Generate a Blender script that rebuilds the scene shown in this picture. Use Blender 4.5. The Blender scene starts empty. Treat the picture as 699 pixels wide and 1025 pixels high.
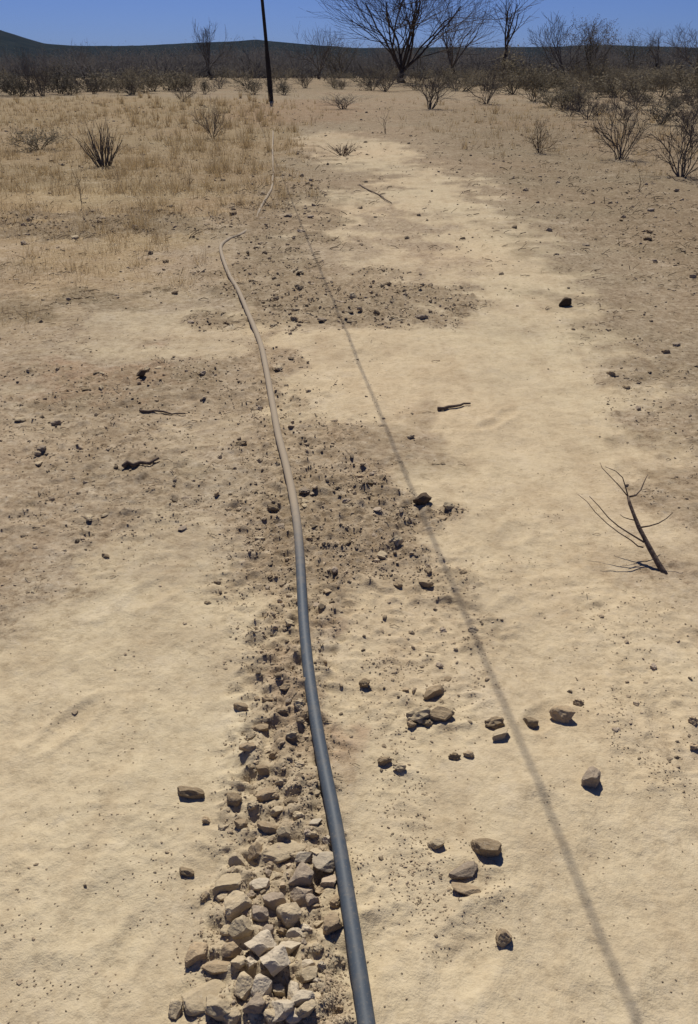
import bpy, math, random
import numpy as np

# ------------------------------------------------------------------ camera, sky, sun, exposure
scene = bpy.context.scene
COL = scene.collection
W, Hh, F = 699.0, 1025.0, 804.0
CAM_H = 1.6
HORIZON = 76.0
PITCH = math.atan((Hh/2-HORIZON)/F)

cam = bpy.data.cameras.new('camera'); camo = bpy.data.objects.new('camera', cam); COL.objects.link(camo)
cam.sensor_fit = 'VERTICAL'; cam.angle = 2*math.atan(Hh/2/F)
cam.clip_start = 0.05; cam.clip_end = 20000
camo.location = (0, 0, CAM_H); camo.rotation_euler = (math.pi/2-PITCH, 0, 0)
scene.camera = camo

SUN_EL, SUN_AZ = math.radians(52), math.radians(-9)       # azimuth from +Y, negative = to the left
world = bpy.data.worlds.new('World'); scene.world = world; world.use_nodes = True
nt = world.node_tree; nt.nodes.clear()
sky = nt.nodes.new('ShaderNodeTexSky'); sky.sky_type = 'NISHITA'; sky.sun_disc = False
sky.sun_elevation = SUN_EL; sky.sun_rotation = SUN_AZ
sky.altitude = 1500; sky.air_density = 0.8; sky.dust_density = 2.0; sky.ozone_density = 6.0
tint = nt.nodes.new('ShaderNodeMix'); tint.data_type = 'RGBA'; tint.blend_type = 'MULTIPLY'; tint.inputs[0].default_value = 1.0
tint.inputs[7].default_value = (0.55, 0.68, 1.10, 1)
bg = nt.nodes.new('ShaderNodeBackground'); bg.inputs[1].default_value = 0.050
wo = nt.nodes.new('ShaderNodeOutputWorld')
nt.links.new(sky.outputs[0], tint.inputs[6]); nt.links.new(tint.outputs[2], bg.inputs[0]); nt.links.new(bg.outputs[0], wo.inputs[0])

sun = bpy.data.lights.new('sun', 'SUN'); suno = bpy.data.objects.new('sun', sun); COL.objects.link(suno)
sun.energy = 4.2; sun.angle = math.radians(0.45); sun.color = (1.0, 0.93, 0.80)
suno.rotation_euler = (math.pi/2-SUN_EL, 0, math.pi-SUN_AZ)
suno.location = (0, 0, 30)

vs = scene.view_settings
vs.view_transform = 'Standard'; vs.look = 'None'; vs.exposure = 0.22; vs.gamma = 1.0; vs.use_curve_mapping = False
scene.render.resolution_x = 698; scene.render.resolution_y = 1024

rng = np.random.default_rng(7)
random.seed(7)

# ------------------------------------------------------------------ noise
_gt = np.random.default_rng(99).random((256, 256))*2*math.pi
_GX, _GY = np.cos(_gt), np.sin(_gt)
def perlin(x, y, s=0):
    x = np.asarray(x, float)+s*17.31; y = np.asarray(y, float)+s*9.77
    xi = np.floor(x).astype(np.int64); yi = np.floor(y).astype(np.int64)
    fx, fy = x-xi, y-yi
    u = fx*fx*fx*(fx*(fx*6-15)+10); v = fy*fy*fy*(fy*(fy*6-15)+10)
    def g(ix, iy, dx, dy):
        a, b = (ix*3+iy*7) & 255, (iy*5-ix) & 255
        return _GX[a, b]*dx+_GY[a, b]*dy
    n00 = g(xi, yi, fx, fy); n10 = g(xi+1, yi, fx-1, fy); n01 = g(xi, yi+1, fx, fy-1); n11 = g(xi+1, yi+1, fx-1, fy-1)
    return 1.5*((n00*(1-u)+n10*u)*(1-v)+(n01*(1-u)+n11*u)*v)
def fbm(x, y, f, o=4, s=0):
    r = 0; a = 1; t = 0
    for k in range(o):
        r = r+a*perlin(x*f, y*f, s+k); t += a; a *= .5; f *= 2.03
    return r/t*1.3
def sstep(a, b, x):
    t = np.clip((x-a)/(b-a), 0, 1); return t*t*(3-2*t)

# ------------------------------------------------------------------ terrain: a plain that rises very gently ahead
def base(x, y):
    t = y-9.0
    rise = .0235*(0.5*(t+np.sqrt(t*t+16.0)))
    cap = 1.40
    return cap*np.tanh((rise/cap)**3)**(1/3)
def ray(u, v):
    c = np.array([(u-W/2)/F, (Hh/2-v)/F, -1.0])
    a = math.pi/2-PITCH
    return np.array([c[0], c[1]*math.cos(a)-c[2]*math.sin(a), c[1]*math.sin(a)+c[2]*math.cos(a)])
def G(u, v):
    """where the sight line through a point of the photograph meets the plain"""
    d = ray(u, v); lo, hi = 0.0, 4000.0
    if d[2] >= 0 and CAM_H+d[2]*200-base(d[0]*200, d[1]*200) > 0: hi = 60.0
    ts = np.geomspace(.5, 3000, 900)
    f = CAM_H+d[2]*ts-base(d[0]*ts, d[1]*ts)
    k = np.argmax(f < 0)
    if f[k] >= 0: t = 120.0
    else:
        lo, hi = ts[k-1], ts[k]
        for _ in range(30):
            m = .5*(lo+hi)
            if CAM_H+d[2]*m-float(base(d[0]*m, d[1]*m)) > 0: lo = m
            else: hi = m
        t = hi
    p = d*t
    return np.array([p[0], p[1]])
CP, SP = math.cos(PITCH), math.sin(PITCH)
def depth(x, y, z): return y*CP+(CAM_H-z)*SP
def mpp(x, y):
    """metres per photograph pixel at a point on the ground"""
    return depth(x, y, base(x, y))/F

_pc = {}
def patch_eval(x, y, plist):
    m = np.zeros_like(x)
    if id(plist) not in _pc:
        _pc[id(plist)] = [(G(u, v), abs(G(u+ru, v)[0]-G(u, v)[0]), .5*(G(u, v-rv)[1]-G(u, v+rv)[1]), w) for (u, v, ru, rv, w) in plist]
    for c, rx, ry, w in _pc[id(plist)]:
        q = ((x-c[0])/rx)**2+((y-c[1])/ry)**2
        m = np.maximum(m, w*(1-sstep(.35, 1.5, q)))
    return m

HOSE_PX = [(273,108),(273.5,130),(273,150),(273.5,172),(272.5,188),(268,197),(262,207),(254,222),(242,234),(230,240),(222,247),(222,256),(229,276),(240,296),(251,322),(261,348),
           (267,375),(273,408),(279,440),(286,468),(292,495),(297,525),(300,555),(302,590),(304,625),(307,660),(311,695),(317,735),(325,780),
           (334,825),(342,870),(349,915),(356,960),(362,1000),(367,1035)]
HOSE_XY = np.array([G(u, v) for u, v in HOSE_PX])
TRENCH = HOSE_XY.copy()
def dist_line(x, y, P):
    best = np.full_like(x, 1e9)
    for a, b in zip(P[:-1], P[1:]):
        d = b-a; L = d@d
        t = np.clip(((x-a[0])*d[0]+(y-a[1])*d[1])/L, 0, 1)
        best = np.minimum(best, np.hypot(x-a[0]-t*d[0], y-a[1]-t*d[1]))
    return best
NEAR_TRENCH = np.array([G(u, v) for u, v in [(255,1120),(262,1020),(272,930),(276,860),(276,790),(282,730),(290,670),(293,620)]])
MID_TRENCH = np.array([G(u, v) for u, v in [(300,620),(305,560),(315,500),(300,450),(285,400),(270,350),(255,300),(245,260),(265,215)]])

RUT1 = np.array([G(u, v) for u, v in [(640,1100),(600,900),(560,700),(535,560),(520,450),(508,360),(490,280),(455,215),(400,165),(352,142)]])
RUT2 = np.array([G(u, v) for u, v in [(450,1100),(440,900),(425,700),(420,560),(415,450),(412,360),(400,280),(375,215),(345,165),(325,142)]])
HOSE_NEARLINE = HOSE_XY[np.arange(len(HOSE_XY)) % 2 == 0]
_sr = np.random.default_rng(5)
SCUFF = [(_sr.uniform(-1, 1)*(.5+.38*yy), yy, _sr.uniform(.035, .06), _sr.uniform(.07, .13), _sr.normal(0, .5), _sr.uniform(.004, .009)) for yy in _sr.uniform(.8, 4.6, 70)]
RUB = [(345,530,85,95,.85),(445,590,48,48,.9),(300,440,62,60,.8),(380,300,95,34,.95),(280,280,50,55,.9),(424,708,34,26,.65),
       (130,500,120,60,.55),(130,400,150,60,.6),(250,530,50,70,.6),(290,205,52,42,.85),(90,224,160,16,.85),(650,380,75,150,.4),(620,210,130,60,.5),
       (385,765,40,40,.45),(400,680,95,95,.55),(430,860,70,90,.42),(370,850,25,60,.5),(120,830,60,40,.25),(60,880,40,60,.22),(500,560,60,40,.3),(455,230,50,40,.4),(620,640,80,100,.3),(670,740,40,60,.4),
       (350,150,30,10,.8),(520,170,120,30,.35)]
PALE = [(275,930,75,120,.85),(265,810,40,40,.6),(60,760,240,190,1.0),(90,980,240,120,1.0),(180,640,110,90,.9),(540,850,260,240,1.0),(545,620,160,130,.9),(520,500,120,90,.95),
        (525,400,105,90,1.0),(420,370,130,50,.95),(340,372,60,44,1.0),(530,300,70,60,.8),(490,240,60,40,.85),(430,190,48,28,.9),(370,152,48,16,.9),(330,140,35,9,.7),
        (345,210,32,26,.8),(390,260,40,18,.6),(220,335,90,22,.65),(170,560,80,50,.6),(300,590,60,30,.4),(390,650,90,70,.75),(370,720,60,90,.8),(400,900,60,140,.95),
        (130,330,60,18,.4),(60,195,60,10,.4),(560,200,60,12,.3),(200,430,40,30,.4),(640,560,60,60,.5)]
GRASS = [(90,150,190,50,.9),(60,110,260,16,1.0),(230,150,70,50,.85),(240,185,50,28,.8),(100,285,120,26,.45),(60,300,80,20,.4),(110,375,70,22,.35),(600,120,200,26,.4),(180,205,70,14,.6)]
RED = [(110,375,75,26,.8),(300,110,70,14,.8),(560,130,90,24,.6),(30,380,50,24,.5),(240,180,60,40,.4),(620,140,80,22,.5),(290,700,45,70,.75),(440,110,90,14,.5)]

DUFF = [(640,300,85,130,.55),(620,150,190,60,.95),(520,120,150,26,.8),(40,306,100,16,.85),(70,224,170,14,.9),(20,275,60,10,.5),(380,300,100,32,.45),(275,265,55,50,.55),(290,205,55,40,.7),
        (60,150,90,24,.5),(240,150,40,40,.4),(120,390,130,26,.45),(90,470,110,26,.4),(330,120,80,10,.7),(440,112,70,10,.7),(400,440,60,30,.35),(350,540,70,70,.35),(455,600,36,36,.5),(690,480,40,90,.4)]
def masks(x, y):
    wx = x+.20*fbm(x, y, 2.1, 5, 3)*np.clip(y, .4, 10)**.7; wy = y+.26*fbm(x, y, 1.9, 5, 8)*np.clip(y, .4, 10)**.9*.6
    rub = patch_eval(wx, wy, RUB)
    dn = dist_line(wx, wy, NEAR_TRENCH); dm = dist_line(wx, wy, MID_TRENCH)
    dn0 = dist_line(x+.05*fbm(x, y, 7, 3, 15), y+.05*fbm(x, y, 7, 3, 16), NEAR_TRENCH); dn = dn0; tr = 1-sstep(.10, .19, dn)
    rub = np.maximum(rub, tr); rub = np.maximum(rub, .75*(1-sstep(.10, .42, dm)))
    far = sstep(7, 12, y)
    rub = np.maximum(rub, .28*far)
    pale = patch_eval(wx, wy, PALE)
    pale = np.maximum(pale, .8*(1-sstep(.3, 1.2, y)))
    rub = np.maximum(rub, .26*(1-sstep(.1, .6, pale)))
    grs = patch_eval(wx, wy, GRASS); grs = np.maximum(grs, .55*sstep(30, 60, y))
    red = patch_eval(wx, wy, RED)
    duf = patch_eval(wx, wy, DUFF); duf = np.maximum(duf, .60*sstep(7, 15, y)*(1-.8*pale)); duf = np.maximum(duf, .75*sstep(34, 50, y))
    return rub, pale, grs, red, tr, dn, duf

def Hfun(x, y, M=None):
    x = np.asarray(x, float); y = np.asarray(y, float)
    if M is None: M = masks(x, y)
    rub, pale, grs, red, tr, dn, duf = M
    z = base(x, y)
    near = 1-sstep(14, 40, np.hypot(x, y))
    z = z+.016*fbm(x, y, .9, 3, 1)*near+.05*fbm(x, y, .11, 3, 2)*sstep(8, 20, np.hypot(x, y))
    z = z+(.0050*fbm(x, y, 9, 4, 4)+.0075*fbm(x, y, 3.1, 4, 6))*near
    dr = dist_line(x, y, RUT1); d2 = dist_line(x, y, RUT2)
    z = z-(.012*np.exp(-(dr/.11)**2)+.010*np.exp(-(d2/.11)**2))*(.6+.8*fbm(x, y, 1.1, 3, 81))*near
    for cx, cy, ra, rb, an, dp in SCUFF:             # old hoof and boot scuffs in the crust
        c_, s_ = math.cos(an), math.sin(an); X = (x-cx)*c_+(y-cy)*s_; Y = -(x-cx)*s_+(y-cy)*c_
        q = (X/ra)**2+(Y/rb)**2
        z = z-dp*(np.exp(-(q*1.4)**2)-.45*np.exp(-((np.sqrt(q)-1.25)/.28)**2))*near
    dh = dist_line(x, y, HOSE_NEARLINE)
    z = z+.012*np.exp(-(dh/.034)**2)*sstep(-.25, .5, fbm(x, y, 5.5, 3, 83))*near
    rough = rub*(1-.45*pale)
    b1 = np.abs(fbm(x, y, 6.5, 3, 11)); b2 = np.abs(fbm(x, y, 19, 2, 12))
    z = z+near*rough*(.022*(b1-.12)+.010*(.2-b2))
    lum = np.maximum(fbm(x, y*1.35, 11, 2, 51)-.02, 0); lum2 = np.maximum(fbm(x, y*1.3, 25, 1, 53)*.8-.05, 0)
    z = z+near*(rough*.95+.05)*(.034*lum+.022*lum2)
    # heap of spoil along the near trench, with a sharp broken left lip
    z = z+.020*(1-sstep(.02, .19, dn))*(.75+.6*fbm(x, y, 5, 3, 21))
    z = z+.014*tr*(.25-np.abs(fbm(x, y, 12, 2, 23)))*2
    # cracks
    c = np.abs(fbm(x, y, 3.2, 3, 31)); z = z-.006*(1-sstep(0, .02, c))*near*rough
    return z
def Hs(x, y): return float(Hfun(np.array([x]), np.array([y]))[0])

# ------------------------------------------------------------------ material helpers
def new_mat(name):
    m = bpy.data.materials.new(name); m.use_nodes = True
    n = m.node_tree.nodes; n.clear()
    o = n.new('ShaderNodeOutputMaterial'); p = n.new('ShaderNodeBsdfPrincipled')
    m.node_tree.links.new(p.outputs[0], o.inputs[0])
    p.inputs['Roughness'].default_value = .95
    p.inputs['Specular IOR Level'].default_value = .15
    return m, m.node_tree, p
def N(t, kind, **kw):
    n = t.nodes.new(kind)
    for k, v in kw.items(): setattr(n, k, v)
    return n
def mixc(t, fac, a, b, blend='MIX'):
    m = N(t, 'ShaderNodeMix', data_type='RGBA', blend_type=blend)
    for sock, val in ((m.inputs[0], fac), (m.inputs[6], a), (m.inputs[7], b)):
        if hasattr(val, 'links'): t.links.new(val, sock)
        elif isinstance(val, (int, float)): sock.default_value = val
        else: sock.default_value = (*val, 1)
    return m.outputs[2]
def ramp(t, src, a, b, lo=0., hi=1.):
    r = N(t, 'ShaderNodeMapRange'); r.inputs[1].default_value = a; r.inputs[2].default_value = b
    r.inputs[3].default_value = lo; r.inputs[4].default_value = hi
    t.links.new(src, r.inputs[0]); return r.outputs[0]
def noise(t, vec, scale, detail=5, rough=.55):
    n = N(t, 'ShaderNodeTexNoise'); n.inputs['Scale'].default_value = scale; n.inputs['Detail'].default_value = detail
    n.inputs['Roughness'].default_value = rough
    t.links.new(vec, n.inputs['Vector']); return n.outputs[0]
def attr(t, name, out=2):
    a = N(t, 'ShaderNodeAttribute'); a.attribute_name = name; return a.outputs[out]
def math_(t, op, a, b):
    m = N(t, 'ShaderNodeMath', operation=op)
    for s, v in zip(m.inputs, (a, b)):
        if hasattr(v, 'links'): t.links.new(v, s)
        else: s.default_value = v
    return m.outputs[0]
def bump(t, p, h, strength, dist):
    b = N(t, 'ShaderNodeBump'); b.inputs['Strength'].default_value = strength; b.inputs['Distance'].default_value = dist
    t.links.new(h, b.inputs['Height']); t.links.new(b.outputs[0], p.inputs['Normal'])

PALE_C, BROWN_C, OCHRE_C, RED_C, RUB_C = (.520,.440,.300), (.345,.282,.200), (.345,.262,.140), (.350,.228,.148), (.355,.286,.196)

def ground_material():
    m, t, p = new_mat('dry_soil')
    pos = N(t, 'ShaderNodeNewGeometry').outputs['Position']
    n1 = noise(t, pos, 1.7, 8, .6); n2 = noise(t, pos, 9, 8, .65); n3 = noise(t, pos, 60, 5, .6); n4 = noise(t, pos, .35, 4, .5)
    pale = attr(t, 'pale'); rub = attr(t, 'rubble'); grs = attr(t, 'grassy'); red = attr(t, 'red')
    k = math_(t, 'ADD', pale, math_(t, 'MULTIPLY', math_(t, 'SUBTRACT', n1, .5), 1.5))
    k = math_(t, 'ADD', k, math_(t, 'MULTIPLY', math_(t, 'SUBTRACT', n2, .5), 1.3))
    k = math_(t, 'ADD', k, math_(t, 'MULTIPLY', math_(t, 'SUBTRACT', n3, .5), .8))
    col = mixc(t, ramp(t, k, -.05, 1.0), BROWN_C, PALE_C)
    g = math_(t, 'ADD', grs, math_(t, 'MULTIPLY', math_(t, 'SUBTRACT', n2, .5), .8))
    col = mixc(t, ramp(t, g, .25, .95, 0, .75), col, OCHRE_C)
    r = math_(t, 'ADD', red, math_(t, 'MULTIPLY', math_(t, 'SUBTRACT', n1, .5), .7))
    col = mixc(t, ramp(t, r, .3, 1.0, 0, .75), col, RED_C)
    rr = math_(t, 'ADD', rub, math_(t, 'MULTIPLY', math_(t, 'SUBTRACT', n2, .5), 1.3))
    rr = math_(t, 'SUBTRACT', rr, math_(t, 'MULTIPLY', pale, .35))
    col = mixc(t, ramp(t, rr, .35, .95, 0, .8), col, RUB_C)
    duf = math_(t, 'ADD', attr(t, 'duff'), math_(t, 'MULTIPLY', math_(t, 'SUBTRACT', n2, .5), .9))
    duf = math_(t, 'ADD', duf, math_(t, 'MULTIPLY', math_(t, 'SUBTRACT', n1, .5), .7))
    col = mixc(t, ramp(t, duf, .12, .95, 0, .80), col, mixc(t, n3, (.140,.112,.072), (.270,.218,.145)))
    # packed crust: long faint streaks along the track, pinkish and greyish drifts
    sm = N(t, 'ShaderNodeMapping'); sm.inputs['Scale'].default_value = (3.2, .55, 1); sm.inputs['Rotation'].default_value = (0, 0, -.12); t.links.new(pos, sm.inputs['Vector'])
    ns = noise(t, sm.outputs[0], 2.3, 7, .62)
    col = mixc(t, ramp(t, ns, .48, .70, 0, .55), col, mixc(t, 1.0, col, (.80, .755, .73), 'MULTIPLY'))
    n8 = noise(t, pos, 4.2, 7, .66)
    col = mixc(t, ramp(t, n8, .50, .70, 0, .50), col, mixc(t, 1.0, col, (.76, .715, .68), 'MULTIPLY'))
    col = mixc(t, ramp(t, n8, .44, .30, 0, .35), col, (.58, .51, .39))
    # large pinkish / yellowish drift of the soil, damp-looking blotches, fine grains
    col = mixc(t, ramp(t, n4, .40, .62, 0, .35), col, mixc(t, 1.0, col, (1.06, .93, .88), 'MULTIPLY'))
    col = mixc(t, ramp(t, n2, .56, .76, 0, .30), col, mixc(t, 1.0, col, (.66, .62, .60), 'MULTIPLY'))
    col = mixc(t, ramp(t, n3, .50, .72, 0, .34), col, mixc(t, 1.0, col, (.60, .56, .54), 'MULTIPLY'))
    col = mixc(t, ramp(t, n3, .34, .20, 0, .30), col, (.60, .53, .40))
    # coarse grain: crumbled soil is speckled light and dark, the packed track only faintly
    n9 = noise(t, pos, 26, 9, .78)
    amt = math_(t, 'SUBTRACT', 1.0, math_(t, 'MULTIPLY', pale, .62))
    col = mixc(t, math_(t, 'MULTIPLY', ramp(t, n9, .50, .62), amt), col, mixc(t, 1.0, col, (.60, .56, .52), 'MULTIPLY'))
    col = mixc(t, math_(t, 'MULTIPLY', ramp(t, n9, .46, .34, 0, .85), amt), col, mixc(t, .5, col, (.60, .53, .42)))
    # leaf crumbs and dark grit, thick in the broken ground and thin on the track
    st = N(t, 'ShaderNodeMapping'); st.inputs['Scale'].default_value = (1, 1.5, 1); t.links.new(pos, st.inputs['Vector'])
    n6 = noise(t, st.outputs[0], 38, 3, .7); n7 = noise(t, st.outputs[0], 95, 2, .6)
    lim = math_(t, 'ADD', math_(t, 'MULTIPLY', n6, .6), math_(t, 'MULTIPLY', n7, .4))
    lim = math_(t, 'ADD', lim, math_(t, 'MULTIPLY', math_(t, 'SUBTRACT', rr, .6), .10))
    col = mixc(t, ramp(t, lim, .555, .64, 0, .62), col, (.135,.100,.068))
    t.links.new(col, p.inputs['Base Color'])
    p.inputs['Roughness'].default_value = 1.0; p.inputs['Specular IOR Level'].default_value = .05
    h = math_(t, 'ADD', math_(t, 'MULTIPLY', n2, .6), math_(t, 'MULTIPLY', n3, .25))
    n5 = noise(t, pos, 220, 3, .6)
    h = math_(t, 'ADD', h, math_(t, 'MULTIPLY', n5, .10))
    bump(t, p, h, .75, .022)
    return m

def earth_mat(name, c, spread=.35, attr_rnd=False, fleck=(.55,.5,.42)):
    m, t, p = new_mat(name)
    co = N(t, 'ShaderNodeNewGeometry').outputs['Position']
    if attr_rnd: r = attr(t, 'rnd')
    else: r = N(t, 'ShaderNodeObjectInfo').outputs['Random']
    n = noise(t, co, 45, 6, .65); n2 = noise(t, co, 190, 3, .6)
    dark = tuple(v*(1-spread) for v in c); lite = tuple(min(.62, v*(1+spread)) for v in c)
    col = mixc(t, r, dark, lite)
    col = mixc(t, ramp(t, n, .45, .72, 0, .5), col, mixc(t, 1.0, col, (.66,.62,.6), 'MULTIPLY'))
    col = mixc(t, ramp(t, n2, .58, .75, 0, .4), col, fleck)
    t.links.new(col, p.inputs['Base Color']); p.inputs['Roughness'].default_value = 1; p.inputs['Specular IOR Level'].default_value = .06
    bump(t, p, math_(t, 'ADD', n, math_(t, 'MULTIPLY', n2, .4)), .6, .006)
    return m
def wood_mat(name, a, b, scale=30):
    m, t, p = new_mat(name)
    co = N(t, 'ShaderNodeTexCoord').outputs['Object']
    n = noise(t, co, scale, 5, .6)
    t.links.new(mixc(t, ramp(t, n, .3, .7), a, b), p.inputs['Base Color'])
    bump(t, p, n, .5, .01)
    return m
def leaf_mat(name, a, b, thin=.35):
    m, t, p = new_mat(name)
    r = attr(t, 'rnd')
    c = mixc(t, r, a, b); t.links.new(c, p.inputs['Base Color']); p.inputs['Roughness'].default_value = .8
    tl = N(t, 'ShaderNodeBsdfTranslucent'); t.links.new(c, tl.inputs[0]); mx = N(t, 'ShaderNodeMixShader'); mx.inputs[0].default_value = thin
    out = [n for n in t.nodes if n.type == 'OUTPUT_MATERIAL'][0]
    t.links.new(p.outputs[0], mx.inputs[1]); t.links.new(tl.outputs[0], mx.inputs[2]); t.links.new(mx.outputs[0], out.inputs[0])
    return m

M_GROUND = ground_material()
M_PALE = earth_mat('pale_stone', (.50,.43,.325), .15); M_TAN = earth_mat('tan_stone', (.45,.37,.25), .15); M_BROWN = earth_mat('brown_clod', (.33,.255,.165), .3)
M_GREY = earth_mat('grey_brown_stone', (.35,.285,.215), .25); M_DARK = earth_mat('dark_stone', (.10,.075,.055), .3, fleck=(.2,.16,.12))
M_PEB = earth_mat('clod_rubble', (.34,.27,.185), .4, True)
M_TWIG = wood_mat('grey_twigs', (.075,.066,.060), (.14,.122,.108), 8)
M_BARK = wood_mat('dark_bark', (.045,.036,.032), (.09,.072,.062), 12)
M_DEAD = wood_mat('weathered_deadwood', (.085,.060,.048), (.19,.145,.112), 60)
M_POLE = wood_mat('creosoted_pole', (.022,.020,.019), (.045,.040,.036), 6)
M_OLIVE = leaf_mat('olive_scrub_leaf', (.135,.120,.088), (.25,.215,.155))
M_DUSK = leaf_mat('grey_scrub_leaf', (.070,.066,.056), (.150,.132,.105))
M_WOODS = leaf_mat('thorn_wood', (.085,.083,.086), (.155,.145,.142))
M_STRAW = leaf_mat('dry_straw', (.34,.25,.13), (.54,.42,.25))
M_LITTER = leaf_mat('twig_litter', (.07,.05,.035), (.24,.175,.115))

# ------------------------------------------------------------------ mesh helpers
def mesh_np(name, V, Fc, mat, attrs=None, smooth=False):
    """V (n,3); Fc list of (k,4) or (k,3) int arrays"""
    me = bpy.data.meshes.new(name)
    Fc = [f for f in (Fc if isinstance(Fc, list) else [Fc]) if len(f)]
    me.vertices.add(len(V)); me.vertices.foreach_set('co', np.asarray(V, np.float32).ravel())
    loops = np.concatenate([f.ravel() for f in Fc]).astype(np.int32)
    tot = np.concatenate([np.full(len(f), f.shape[1], np.int32) for f in Fc])
    st = np.concatenate([[0], np.cumsum(tot)[:-1]]).astype(np.int32)
    me.loops.add(len(loops)); me.loops.foreach_set('vertex_index', loops)
    me.polygons.add(len(tot)); me.polygons.foreach_set('loop_start', st); me.polygons.foreach_set('loop_total', tot)
    me.polygons.foreach_set('use_smooth', np.full(len(tot), smooth))
    for k, a in (attrs or {}).items():
        at = me.attributes.new(k, 'FLOAT', 'POINT'); at.data.foreach_set('value', np.asarray(a, np.float32))
    me.update(calc_edges=True); me.validate()
    if mat: me.materials.append(mat)
    return me
def obj(name, me, loc=(0,0,0), rot=(0,0,0), scl=(1,1,1), parent=None):
    o = bpy.data.objects.new(name, me); COL.objects.link(o)
    o.location = loc; o.rotation_euler = rot; o.scale = scl
    if parent: o.parent = parent
    return o
def tag(o, label=None, cat=None, group=None, kind=None):
    if label: o['label'] = label
    if cat: o['category'] = cat
    if group: o['group'] = group
    if kind: o['kind'] = kind
    return o

class Geo:
    def __init__(s): s.V = []; s.F3 = []; s.F4 = []; s.R = []; s.n = 0
    def add(s, V, F3=None, F4=None, rnd=None):
        V = np.asarray(V, float)
        if F3 is not None and len(F3): s.F3.append(np.asarray(F3)+s.n)
        if F4 is not None and len(F4): s.F4.append(np.asarray(F4)+s.n)
        s.V.append(V); s.R.append(np.broadcast_to(np.asarray(.5 if rnd is None else rnd, float), (len(V),))); s.n += len(V)
    def arrays(s):
        V = np.concatenate(s.V); R = np.concatenate(s.R)
        return V, (np.concatenate(s.F3) if s.F3 else np.zeros((0,3), int)), (np.concatenate(s.F4) if s.F4 else np.zeros((0,4), int)), R
    def mesh(s, name, mat, smooth=False):
        V, F3, F4, R = s.arrays()
        return mesh_np(name, V, [F4, F3], mat, {'rnd': R}, smooth)
def tube(g, P, R, sides=5, rnd=None, cap=True):
    P = np.asarray(P, float); n = len(P); R = np.broadcast_to(np.asarray(R, float), (n,))
    if sides == 2:                                   # a bent sliver, for twigs thinner than a pixel
        T = P[-1]-P[0]; A = np.cross(T, np.random.default_rng(n+g.n).normal(size=3)); A /= np.linalg.norm(A)+1e-9
        V = np.stack([P-A*R[:, None], P+A*R[:, None]], 1).reshape(-1, 3); i = np.arange(n-1)*2
        g.add(V, None, np.stack([i, i+1, i+3, i+2], 1), rnd); return
    T = np.gradient(P, axis=0); T /= np.linalg.norm(T, axis=1)[:, None]+1e-9
    ref = np.array([0,0,1.]) if abs(T[0][2]) < .9 else np.array([1.,0,0])
    A = np.cross(T, ref); A /= np.linalg.norm(A, axis=1)[:, None]+1e-9
    B = np.cross(T, A)
    a = np.linspace(0, 2*math.pi, sides, endpoint=False)
    V = (P[:, None, :]+R[:, None, None]*(np.cos(a)[None, :, None]*A[:, None, :]+np.sin(a)[None, :, None]*B[:, None, :])).reshape(-1, 3)
    i = np.arange(n-1)[:, None]*sides; j = np.arange(sides)[None, :]; k = (j+1) % sides
    F4 = np.stack([i+j, i+k, i+sides+k, i+sides+j], -1).reshape(-1, 4)
    F3 = []
    if cap:
        V = np.vstack([V, P[:1], P[-1:]]); c0, c1 = n*sides, n*sides+1
        F3 = [(c0, (q+1) % sides, q) for q in range(sides)]+[(c1, (n-1)*sides+q, (n-1)*sides+(q+1) % sides) for q in range(sides)]
    g.add(V, F3, F4, rnd)

# ------------------------------------------------------------------ ground: one sheet, fine where it is near
def make_ground():
    vv = np.linspace(1330, 90, 790)
    ys = np.array([G(W/2, v)[1] for v in vv])
    ys = ys[np.concatenate([[True], np.diff(ys) > 1e-5])]
    back = -np.geomspace(80, .3, 14)+ys[0]
    fwd = ys[-1]*np.geomspace(1.03, 4500/ys[-1], 50)
    ys = np.concatenate([back, ys, fwd])
    t = np.linspace(-1, 1, 610); e = np.array([1.04,1.12,1.3,1.6,2.2,3.5,6,12,30,80])
    ts = np.concatenate([-e[::-1], t, e])
    wdt = np.maximum(.9+.55*ys, .9)
    X = np.clip(ts[None, :]*wdt[:, None], -5000+0*ts[None, :]-np.abs(ts[None, :]), 5000+np.abs(ts[None, :])); Y = np.broadcast_to(ys[:, None], X.shape).copy()
    x, y = X.ravel(), Y.ravel()
    Mk = masks(x, y); z = Hfun(x, y, Mk)
    # quiet the coarse border of the sheet
    nr, nc = X.shape
    V = np.stack([x, y, z], 1)
    i = np.arange(nr-1)[:, None]*nc; j = np.arange(nc-1)[None, :]
    Q = np.stack([i+j, i+j+1, i+nc+j+1, i+nc+j], -1).reshape(-1, 4)
    me = mesh_np('ground', V, Q, M_GROUND, {'rubble': Mk[0], 'pale': Mk[1], 'grassy': Mk[2], 'red': Mk[3], 'duff': Mk[6]}, True)
    tag(obj('ground', me), kind='structure')
make_ground()

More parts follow.
